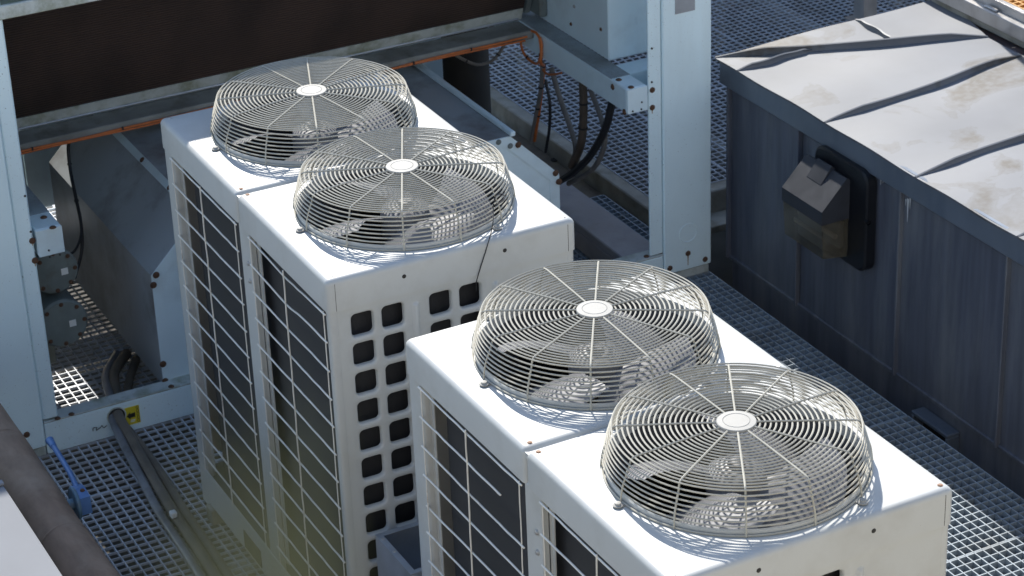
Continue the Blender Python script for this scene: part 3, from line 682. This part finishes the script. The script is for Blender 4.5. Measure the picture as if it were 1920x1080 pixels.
cable('tan_cable', [at(840, 93, y=3.5), at(862, 108, y=3.5), at(895, 121, y=3.5), at(925, 112, y=3.5), at(945, 85, y=3.5), at(950, 70, y=3.5)], .008, 'cable_grey', 'tan cable sagging in front of the dark receiver', ties=(.3, .7))
cable('black_cable', [at(135, 260, z=-.83), at(128, 275, y=3.45), at(132, 320, y=3.4), at(142, 370, y=3.3), at(152, 420, y=3.2), at(153, 470, y=3.15), at(140, 522, y=3.1)], .008, 'cable_black', 'black cable drooping over the left slope of compressor housing', ties=(.3, .55))
cable('black_cable', [at(150, 400, y=3.2), at(152, 440, y=3.15), at(140, 470, y=3.1), at(124, 478, y=3.08)], .006, 'cable_black', 'short black cable end curling beside the capped beam')
# hoses running out through the base rail
def hose(name, pts, r, m, label): return cable(name, pts, r, m, label, 'hose', 12)
Fz = F
hose('insulated_hose', [(.13, 2.98, Fz+.05), (.0, 2.75, Fz+.08), (-.06, 2.50, Fz+.105), (-.104, 2.36, Fz+.100), (-.117, 2.22, Fz+.060), (-.135, 1.95, Fz+.030), (-.165, 1.62, Fz+.028), (-.178, 1.3, Fz+.028), (-.20, .9, Fz+.028), (-.24, .3, Fz+.028), (-.26, -.4, Fz+.028)], .019, 'hose_silver', 'shiny grey hose on the left of the bundle through base rail')
hose('insulated_hose', [(.17, 2.96, Fz+.05), (.04, 2.75, Fz+.08), (-.03, 2.50, Fz+.098), (-.080, 2.36, Fz+.108), (-.080, 2.20, Fz+.060), (-.094, 1.92, Fz+.034), (-.118, 1.6, Fz+.034), (-.13, 1.28, Fz+.034), (-.15, .9, Fz+.034), (-.19, .3, Fz+.034), (-.21, -.4, Fz+.034)], .024, 'hose_brown', 'thick brown insulated hose in the middle of the hose bundle')
hose('insulated_hose', [(.20, 2.92, Fz+.03), (.09, 2.70, Fz+.05), (.0, 2.48, Fz+.066), (-.074, 2.36, Fz+.082), (-.050, 2.18, Fz+.035), (-.052, 1.9, Fz+.026), (-.072, 1.58, Fz+.026), (-.082, 1.26, Fz+.026), (-.10, .9, Fz+.026), (-.14, .3, Fz+.026), (-.16, -.4, Fz+.026)], .020, 'hose_brown', 'brown hose closest to the coil side of white unit')
p = at(325, 964, z=F+.065); cb_ = MB().cbox(p.x-.013, p.x+.013, p.y-.016, p.y+.016, F+.052, F+.078, .004).build('pipe_clip', 'sticker_white', label='small white clip fixed on the hose bundle', cat='clip')
ring = ch(MB().lathe([(.040, -.0035), (.040, .002), (.037, .0025)], 30, c=(-.086, YF+.002, F+.098), axis='y', cap0=True), 'cable_hole', 'dark_inside', rail)
ch(MB().tube([(-.086+.041*math.cos(i*.2094), YF-.0005, F+.098+.041*math.sin(i*.2094)) for i in range(30)], .0035, 6, closed=True), 'grommet', 'mossy_trim', rail)
# yellow arrow sticker
p0, p1 = at(233, 764, y=YF), at(264, 790, y=YF); sx0, sx1, sz0, sz1 = p0.x, p1.x, -1.708, -1.622
st = ch(MB().box(sx0, sx1, YF+.0005, YF+.0032, sz0, sz1), 'warning_sticker', 'sticker_yellow', rail)
mw, mh = sx1-sx0, sz1-sz0; X = lambda t: sx0+mw*t; Zs = lambda t: sz0+mh*t
st2 = ch(MB().prism([(X(.08), Zs(.52)), (X(.34), Zs(.72)), (X(.34), Zs(.62)), (X(.68), Zs(.66)), (X(.68), Zs(.40)), (X(.34), Zs(.40)), (X(.34), Zs(.30))], 'y', YF-.0006, YF+.0003), 'arrow', 'ink', rail, smooth=0)
mb = MB()
for i in range(5):                                                    # chain mark down the edge
    z = Zs(.9-.19*i); mb.tube([(X(.87)+.0055*math.cos(a*.785), YF-.0003, z+.0075*math.sin(a*.785)) for a in range(8)], .0010, 4, closed=True)
ch(mb, 'chain_mark', 'ink', rail)
mb = MB()
for x0, x1, z0, z1 in ((.30, .62, .14, .19), (.34, .66, .22, .27)): mb.box(X(x0), X(x1), YF-.0006, YF+.0003, Zs(z0), Zs(z1))
ch(mb, 'white_scrape', 'sticker_white', rail)
p = at(187, 803, y=YF)
ch(MB().tube(smooth_path([(p.x-.03, YF+.002, p.z-.006), (p.x-.028, YF+.002, p.z+.008), (p.x-.012, YF+.002, p.z+.006), (p.x-.016, YF+.002, p.z-.006), (p.x+.004, YF+.002, p.z+.002), (p.x+.012, YF+.002, p.z+.009), (p.x+.018, YF+.002, p.z-.004), (p.x+.034, YF+.002, p.z+.004)], 4), .0016, 5), 'pen_scrawl', 'ink', rail)

# ================================================================ zinc clad plant housing on the right
PX, PYB, PZ = 3.10, 2.50, -.722
PE, PX1 = -1.6, 4.245
PH = thing('plant_housing', (PX, .5, -2.25), 'dark slate metal clad housing with stained zinc roof on the right', 'housing')
def ph(mb, name, m, parent=PH, smooth=35):
    mb.v = [(x-PX, y-.5, z+2.25) for x, y, z in mb.v]; return mb.build(name, m, parent, smooth)
seams_y = [2.44, 1.84, 1.055, .325, -.41, -1.2, PE]
for i in range(len(seams_y)-1):
    ya, yb = seams_y[i], seams_y[i+1]
    mb = MB(); n = 12; v = []; f = []
    for j in range(n+1):                                              # sheets bulge slightly between their seams
        t = j/n; y = ya+(yb-ya)*t; x = PX-.005*math.sin(math.pi*t)+.0035*math.sin(t*9+i*2)
        v += [(x, y, F+.015), (x, y, PZ-.12)]
    for j in range(n): f.append((2*j, 2*j+1, 2*j+3, 2*j+2))
    mb.add(v, f); ph(mb, 'wall_panel', 'slate_wall', smooth=60)
    ph(MB().cbox(PX-.024, PX+.002, ya-.007, ya+.007, F+.0, PZ-.11, .003), 'standing_seam', 'slate_wall')
ph(MB().cbox(PX+.012, PX1+.3, PE, 2.44, -2.25, PZ-.02, .004), 'core', 'slate_wall')
ph(MB().box(PX+.004, PX1, 2.441, 2.446, F, PZ-.02), 'wall_panel', 'slate_wall', smooth=0)
# stepped fascia
mb = MB().cbox(PX-.030, PX-.004, PE, PYB, PZ-.122, PZ-.004, .005)
ph(mb, 'fascia', 'fascia'); ph(MB().cbox(PX-.004, PX1, PYB-.024, PYB, PZ-.122, PZ-.004, .005), 'fascia', 'fascia')
for px, py, ln, w_ in ((1702, 373, .11, .007), (1706, 372, .05, .005), (1698, 374, .03, .004), (1651, 333, .035, .004), (1655, 334, .025, .003)):
    p = at(px, py, x=PX-.012); x = PX-.010
    ph(MB().add([(x, p.y-w_, p.z), (x, p.y+w_, p.z), (x, p.y+w_*.5, p.z-ln*.4), (x, p.y+w_*.15, p.z-ln), (x, p.y-w_*.2, p.z-ln), (x, p.y-w_*.6, p.z-ln*.35)], [(0, 1, 2, 3, 4, 5)]), 'bird_dropping', 'sticker_white', smooth=0)
# base: recessed sill with vent hood
ph(MB().cbox(PX-.012, PX+.010, PE, 2.44, F-.006, F+.014, .003), 'sill', 'slate_wall')
pa, pb = at(1690, 740, x=PX-.02), at(1860, 850, x=PX-.02)
ph(MB().cbox(PX-.06, PX+.01, .60, .86, F-.09, F-.07, .004).cbox(PX-.06, PX+.01, .60, .615, F-.30, F-.09).cbox(PX-.06, PX+.01, .845, .86, F-.30, F-.09), 'vent_hood', 'fascia')
ph(MB().box(PX-.006, PX+.011, .625, .84, F-.28, F-.095), 'vent_opening', 'dark_inside')
# roof sheets between hip and seams; slight rise away from the eaves and buckling
def roof_z(x, y): return PZ+.030*(x-PX)/1.145+.0035*math.sin(x*7+y*3)+.003*math.sin(y*11-x*2)
def roof_sheet(poly):
    """one sheet of the roof: polygon in plan, finely divided so that it can buckle"""
    bm = bmesh.new(); vs = [bm.verts.new((x, y, 0)) for x, y in poly]; bm.faces.new(vs)
    bmesh.ops.triangulate(bm, faces=bm.faces[:]); bmesh.ops.subdivide_edges(bm, edges=bm.edges[:], cuts=9, use_grid_fill=True)
    bmesh.ops.solidify(bm, geom=bm.faces[:], thickness=.010)
    zs = [v.co.z for v in bm.verts]; top = max(zs)
    for v in bm.verts: v.co.z = roof_z(v.co.x, v.co.y)+(v.co.z-top)
    bm.verts.index_update(); mb = MB().add([tuple(v.co) for v in bm.verts], [tuple(v.index for v in f.verts) for f in bm.faces]); bm.free()
    return ph(mb, 'roof_sheet', 'zinc', smooth=50)
EX = PX-.036
hipA, hipB = (EX, 2.525), (PX1, 1.985)
def hip(t): return (hipA[0]+(hipB[0]-hipA[0])*t, hipA[1]+(hipB[1]-hipA[1])*t)
roof_sheet([hipA, hip(.66), (3.87, 2.53), (EX+.01, 2.535)])
roof_sheet([hip(.66), hipB, (PX1+.16, 2.53), (3.87, 2.53)])
roof_sheet([(EX, 2.33), hip(.36), hipA])
roof_sheet([(EX, 1.60), (PX1, 1.715), hipB, hip(.36), (EX, 2.33)])
roof_sheet([(EX, .925), (PX1, 1.05), (PX1, 1.715), (EX, 1.60)])
roof_sheet([(EX, .26), (PX1, .38), (PX1, 1.05), (EX, .925)])
roof_sheet([(EX, -.42), (PX1, -.30), (PX1, .38), (EX, .26)])
roof_sheet([(EX, PE), (PX1, PE), (PX1, -.30), (EX, -.42)])
def roof_seam(a, b, hmax, name='roof_seam', wob=.008, taper=True, lean=.010):
    n = 22; loops = []
    d = Vector((b[0]-a[0], b[1]-a[1], 0)).normalized(); nn = Vector((-d.y, d.x, 0))
    ph0 = random.uniform(0, 6)
    for i in range(n+1):
        t = i/n; x = a[0]+(b[0]-a[0])*t; y = a[1]+(b[1]-a[1])*t
        o = wob*math.sin(t*7+ph0)+wob*.5*math.sin(t*15+ph0*2); h = hmax*(min(1, t*5+.08) if taper else 1)*min(1, (1-t)*6+.15)*(1+.12*math.sin(t*11+ph0))
        c = Vector((x, y, 0))+nn*o; z = roof_z(x, y)
        pr = [(-.010, -.002), (-.003, h*.5), (-.004-lean*.3, h), (.003-lean*.3, h+.003), (.004, h*.5), (.010, -.002)]
        loops.append([(c.x+nn.x*q, c.y+nn.y*q, z+w_) for q, w_ in pr])
    mb = MB(); v = [p for l in loops for p in l]; f = []
    m_ = 6
    for i in range(n):
        for k in range(m_): f.append((i*m_+k, i*m_+(k+1) % m_, (i+1)*m_+(k+1) % m_, (i+1)*m_+k))
    f += [tuple(range(m_)), tuple(range(n*m_+m_-1, n*m_-1, -1))]
    return ph(mb.add(v, f), name, 'zinc', smooth=60)
roof_seam(hipA, hipB, .031, 'hip_seam', .009)
roof_seam((EX, 2.33), hip(.36), .024, wob=.006)
roof_seam((3.87, 2.53), hip(.66), .022, wob=.006)
for y in (1.60, .925, .26, -.42): roof_seam((EX, y), (PX1-.01, y+.118), .025)
# bulkhead lamp on the wall
BLm = thing('bulkhead_light', (PX-.01, 1.45, -1.1), 'black bulkhead wall light with smoky lens under the zinc eaves', 'wall light')
def bl(mb, name, m, parent=BLm, smooth=30):
    mb.v = [(x-PX+.01, y-1.45, z+1.1) for x, y, z in mb.v]; return mb.build(name, m, parent, smooth)
mb = MB(); lo = rrect(.205, .245, .06, (1.448, -1.075), 6, 3); bridge(mb, [[(PX-.008, y, z) for y, z in lo], [(PX-.050, y, z) for y, z in lo], [(PX-.058, 1.448+(y-1.448)*.96, -1.075+(z+1.075)*.96) for y, z in lo]])
mb.f.append(tuple(range(len(mb.v)-1, len(mb.v)-len(lo)-1, -1))); bl(mb, 'back_box', 'black_plastic')
ya, yb = 1.372, 1.690
hood = bl(MB().prism([(PX-.056, -.905), (PX-.075, -.895), (2.897, -1.028), (2.897, -1.092), (PX-.056, -1.092)], 'y', ya, yb), 'hood', 'hood_plastic', smooth=20)
bl(MB().prism([(PX-.059, -.892), (PX-.078, -.878), (2.965, -.955), (2.965, -.975), (PX-.059, -.905)], 'y', 1.485, 1.595), 'hood_clasp', 'hood_plastic', hood, smooth=20)
ln = MB().prism([(PX-.057, -1.096), (2.901, -1.096), (2.913, -1.262), (PX-.057, -1.282)], 'y', ya+.006, yb-.006)
bl(ln, 'lens', 'smoky_lens', smooth=20)
bl(MB().cbox(PX-.09, PX-.058, ya+.05, yb-.05, -1.25, -1.12, .01), 'lamp_reflector', 'galv_sheet')
bl(MB().tube([(2.99, 1.41, -1.18), (2.99, 1.65, -1.18)], .012, 10), 'lamp_tube', 'sticker_white')
bl(MB().lathe([(.012, 0), (.012, .02), (.006, .026)], 12, c=(PX-.05, 1.235, -1.06), axis='y', cap1=True), 'side_screw', 'black_plastic')
# steel channel and orange grating beyond the roof
SC = thing('steel_channel', (4.3, 1.4, PZ), 'stainless steel edge channel beside the orange grating', 'channel')
def sc(mb, name, m, parent=SC, smooth=35):
    mb.v = [(x-4.3, y-1.4, z-PZ) for x, y, z in mb.v]; return mb.build(name, m, parent, smooth)
sc(MB().cbox(4.30, 4.306, -1.6, 2.75, -.665, -.602, .001).cbox(4.30, 4.345, -1.6, 2.75, -.6018, -.597, .001).cbox(4.345, 4.350, -1.6, 2.75, -.597, -.552, .001).cbox(4.350, 4.372, -1.6, 2.75, -.5555, -.550, .001), 'profile', 'stainless')
sc(MB().cbox(4.318, 4.338, 2.03, 2.12, -.596, -.586, .003), 'clip', 'stainless')
sc(MB().cbox(4.31, 4.34, -1.5, 2.7, PZ+.02, -.667), 'packer', 'kerb_steel')
grating(4.375, 5.6, -1.6, 2.75, z=-.55, px=.040, py=.040, t=.008, d=.03, m='orange_frp', name='orange_grating')
MB().box(4.38, 5.6, -1.58, 2.74, -.72, -.70).build('grating_backing', 'orange_frp', kind='structure', smooth=0)
for x in (4.46, 5.5): MB().cbox(x-.03, x+.03, -1.58, 2.74, -.699, -.582).build('grating_bearer', 'stainless', kind='structure', smooth=0)
MB().cbox(4.42, 5.58, -1.5, 2.7, -2.25, -.722).build('platform_plinth', 'brick_wall', kind='structure', smooth=0)
# guard rail above the orange platform, whose shadow crosses the roof
gr = thing('guard_rail', (4.47, 1.2, -.55), 'steel guard rail standing on the orange platform', 'railing')
for y in (-1.5, .3, 2.65): MB().tube([(0, y-1.2, 0), (0, y-1.2, 1.1)], .021, 12).build('rail_post', 'stainless', gr)
MB().tube([(0, -2.75, 1.1), (0, 1.5, 1.1)], .045, 12).build('hand_rail', 'stainless', gr)
# small post on the rear walkway
p = at(1622, 38, z=F); MB().cbox(p.x-.055, p.x+.055, p.y-.05, p.y+.05, F, F+1.1, .008).cbox(p.x-.09, p.x+.09, p.y-.09, p.y+.09, F+.0005, F+.012, .003).build('walkway_bollard', 'stainless', label='pale grey steel post on the rear walkway behind zinc roof', cat='post')

# ================================================================ lagged pipe, valve and zinc duct at lower left
PPX, PPZ, PPR = -.762, -1.25, .10
pipe = thing('lagged_pipe', (PPX, 1.0, PPZ), 'thick brown lagged pipe crossing the lower left corner', 'pipe')
prof = []
y = -2.6; 
def pipe_sec(y0, y1, r, name):
    n = 14; loops = []; m = 36
    mb = MB(); v = []; f = []
    for i in range(n+1):
        t = i/n; yy = y0+(y1-y0)*t; rr = r*(1+.018*math.sin(yy*5.1)+.010*math.sin(yy*17)); 
        for k in range(m):
            a = 2*math.pi*k/m; q = rr*(1+.012*math.sin(3*a+yy*4)); v.append((q*math.cos(a), yy-1.0, q*math.sin(a)))
    for i in range(n):
        for k in range(m): f.append((i*m+k, i*m+(k+1) % m, (i+1)*m+(k+1) % m, (i+1)*m+k))
    f += [tuple(range(m)), tuple(range(n*m+m-1, n*m-1, -1))]
    return mb.add(v, f).build(name, 'pipe_lag', pipe, 50)
for a, b, r in ((-2.6, -.9, .099), (-.904, .14, .101), (.136, .845, .1015), (.841, 1.63, .0995), (1.626, 2.34, .1)): pipe_sec(a, b, r, 'lagging')
for yy in (.842, 1.628, .138): MB().lathe([(PPR+.002, -.006), (PPR+.0035, 0), (PPR+.002, .006)], 36, c=(0, yy-1.0, 0), axis='y').build('band', 'pipe_lag', pipe)
for yy in (-1.2, 2.1, .4): MB().cbox(-.03, .03, yy-1.03, yy-.97, F-PPZ, -PPR*.9).build('support', 'kerb_steel', pipe)
V = thing('lever_valve', (PPX+PPR, 1.12, PPZ), 'blue lever valve on the right side of the brown pipe', 'valve')
MB().lathe([(.022, -.02), (.022, .03)], 18, axis='x').build('stub', 'valve_body', V)
MB().lathe([(.060, .018), (.064, .021), (.064, .031), (.060, .034)], 30, axis='x', cap0=True, cap1=True).build('flange', 'valve_body', V)
MB().prism([(-.05, -.03), (.02, -.045), (.075, .0), (.07, .035), (.02, .05), (-.045, .04)], 'x', .034, .075).build('bonnet', 'valve_blue', V, smooth=20)
bolt(V, (.06, .0, .044), 'z', .009, .008, 'rust')
MB().tube(smooth_path([(.055, .05, .03), (.06, .14, .045), (.062, .26, .055), (.062, .36, .062)], 5), .011, 10).tube([(.062, .345, .061), (.062, .395, .064)], [.013, .017], 12).build('lever', 'valve_blue', V)

DX, DZ = -1.03, -.72
DU = thing('zinc_duct', (DX-.6, .2, -2.25), 'pale zinc clad duct top in the lower left corner', 'duct')
for ya, yb in ((.52, 1.7), (-.6, .512), (-1.9, -.608)):
    pz = MB(); pz.cbox(-.6, .6, ya-.2, yb-.2, DZ-.012+2.25, DZ+2.25, .004); pz.build('top_sheet', 'zinc_matt', DU)
MB().cbox(-.58, .58, -2.08, 1.48, 0, DZ-.013+2.25, .004).build('body', 'galv_sheet', DU)
MB().cbox(-.6, .603, .502-.2, .530-.2, DZ+2.251, DZ+2.262, .004).build('seam', 'zinc_matt', DU)

# ================================================================ unseen surroundings added to cast shade, bounce sunlight and carry the grass
RB_ = thing('rear_shade_block', (7.0, 7.4, -2.25), 'unseen brick block added behind the rear walkway to cast shade', 'building')
MB().box(-4.6, 6, -.9, 3, 0, 4.6).build('wall', 'brick_wall', RB_, smooth=0)  # unseen block, height set so its shadow covers the rear walkway
MB().cbox(-4.65, 6.05, -.95, 3.05, 4.602, 4.70, .01).build('coping', 'stone', RB_)
PW = thing('parapet_building', (-2.6, -6.9, -9), 'unseen light stone building under the camera, widened to bounce warm sunlight', 'building')
MB().cbox(-16, 20, -9, .58, 0, 11.85, .02).build('facade', 'facade', PW)  # unseen facade, broadened to bounce sun onto the shaded front faces
GT = None
def tuft():
    base = Vector(CAM+(FWD*FPX+RGT*(500-960)-UPV*(1300-540))/FPX*.28)
    base.z = 2.852
    g = thing('grass_tuft', base, 'blurred yellow-green grass blades at the bottom edge, close to the camera', 'grass')
    for px, py, d, wd in ((400, 880, .29, .0032), (455, 960, .27, .0040), (505, 840, .30, .0034), (545, 930, .28, .0046), (590, 870, .30, .0034), (625, 965, .28, .0040), (480, 1020, .26, .005), (560, 1030, .26, .005), (350, 990, .28, .0036), (520, 980, .27, .0045), (300, 1010, .27, .0030), (430, 920, .25, .0030), (570, 790, .31, .0026), (455, 820, .30, .0026), (610, 1040, .26, .005), (430, 770, .29, .0022), (525, 730, .31, .0022), (375, 830, .28, .0024), (610, 780, .30, .0022), (490, 900, .26, .003), (340, 900, .27, .0022)):
        tip = Vector(CAM+(FWD*FPX+RGT*(px-960)-UPV*(py-540))/FPX*d)-base
        root = Vector((random.uniform(-.03, .03), random.uniform(-.02, .02), 0)); mid = root.lerp(tip, .55)+Vector((random.uniform(-.01, .01), -.02, .05))
        pts = smooth_path([root, mid, tip], 6); n = len(pts); side = Vector(RGT); mb = MB(); v = []; f = []
        for i, p in enumerate(pts):
            w_ = wd*(1-(i/(n-1))**3)*.5+.0002; nn = Vector((0, .0006, .0006))
            v += [p-side*w_, p+nn, p+side*w_, p-nn]
        for i in range(n-1):
            for k in range(4): f.append((i*4+k, i*4+(k+1) % 4, (i+1)*4+(k+1) % 4, (i+1)*4+k))
        mb.add(v, f).build('grass_blade', 'grass_leaf', g, 60)
tuft()
S.view_layers[0].update()

# ---------------------------------------------------------------- lift everything onto a walkway at z = 0
for o in list(COL.objects):
    if o.parent is None: o.location.z += H
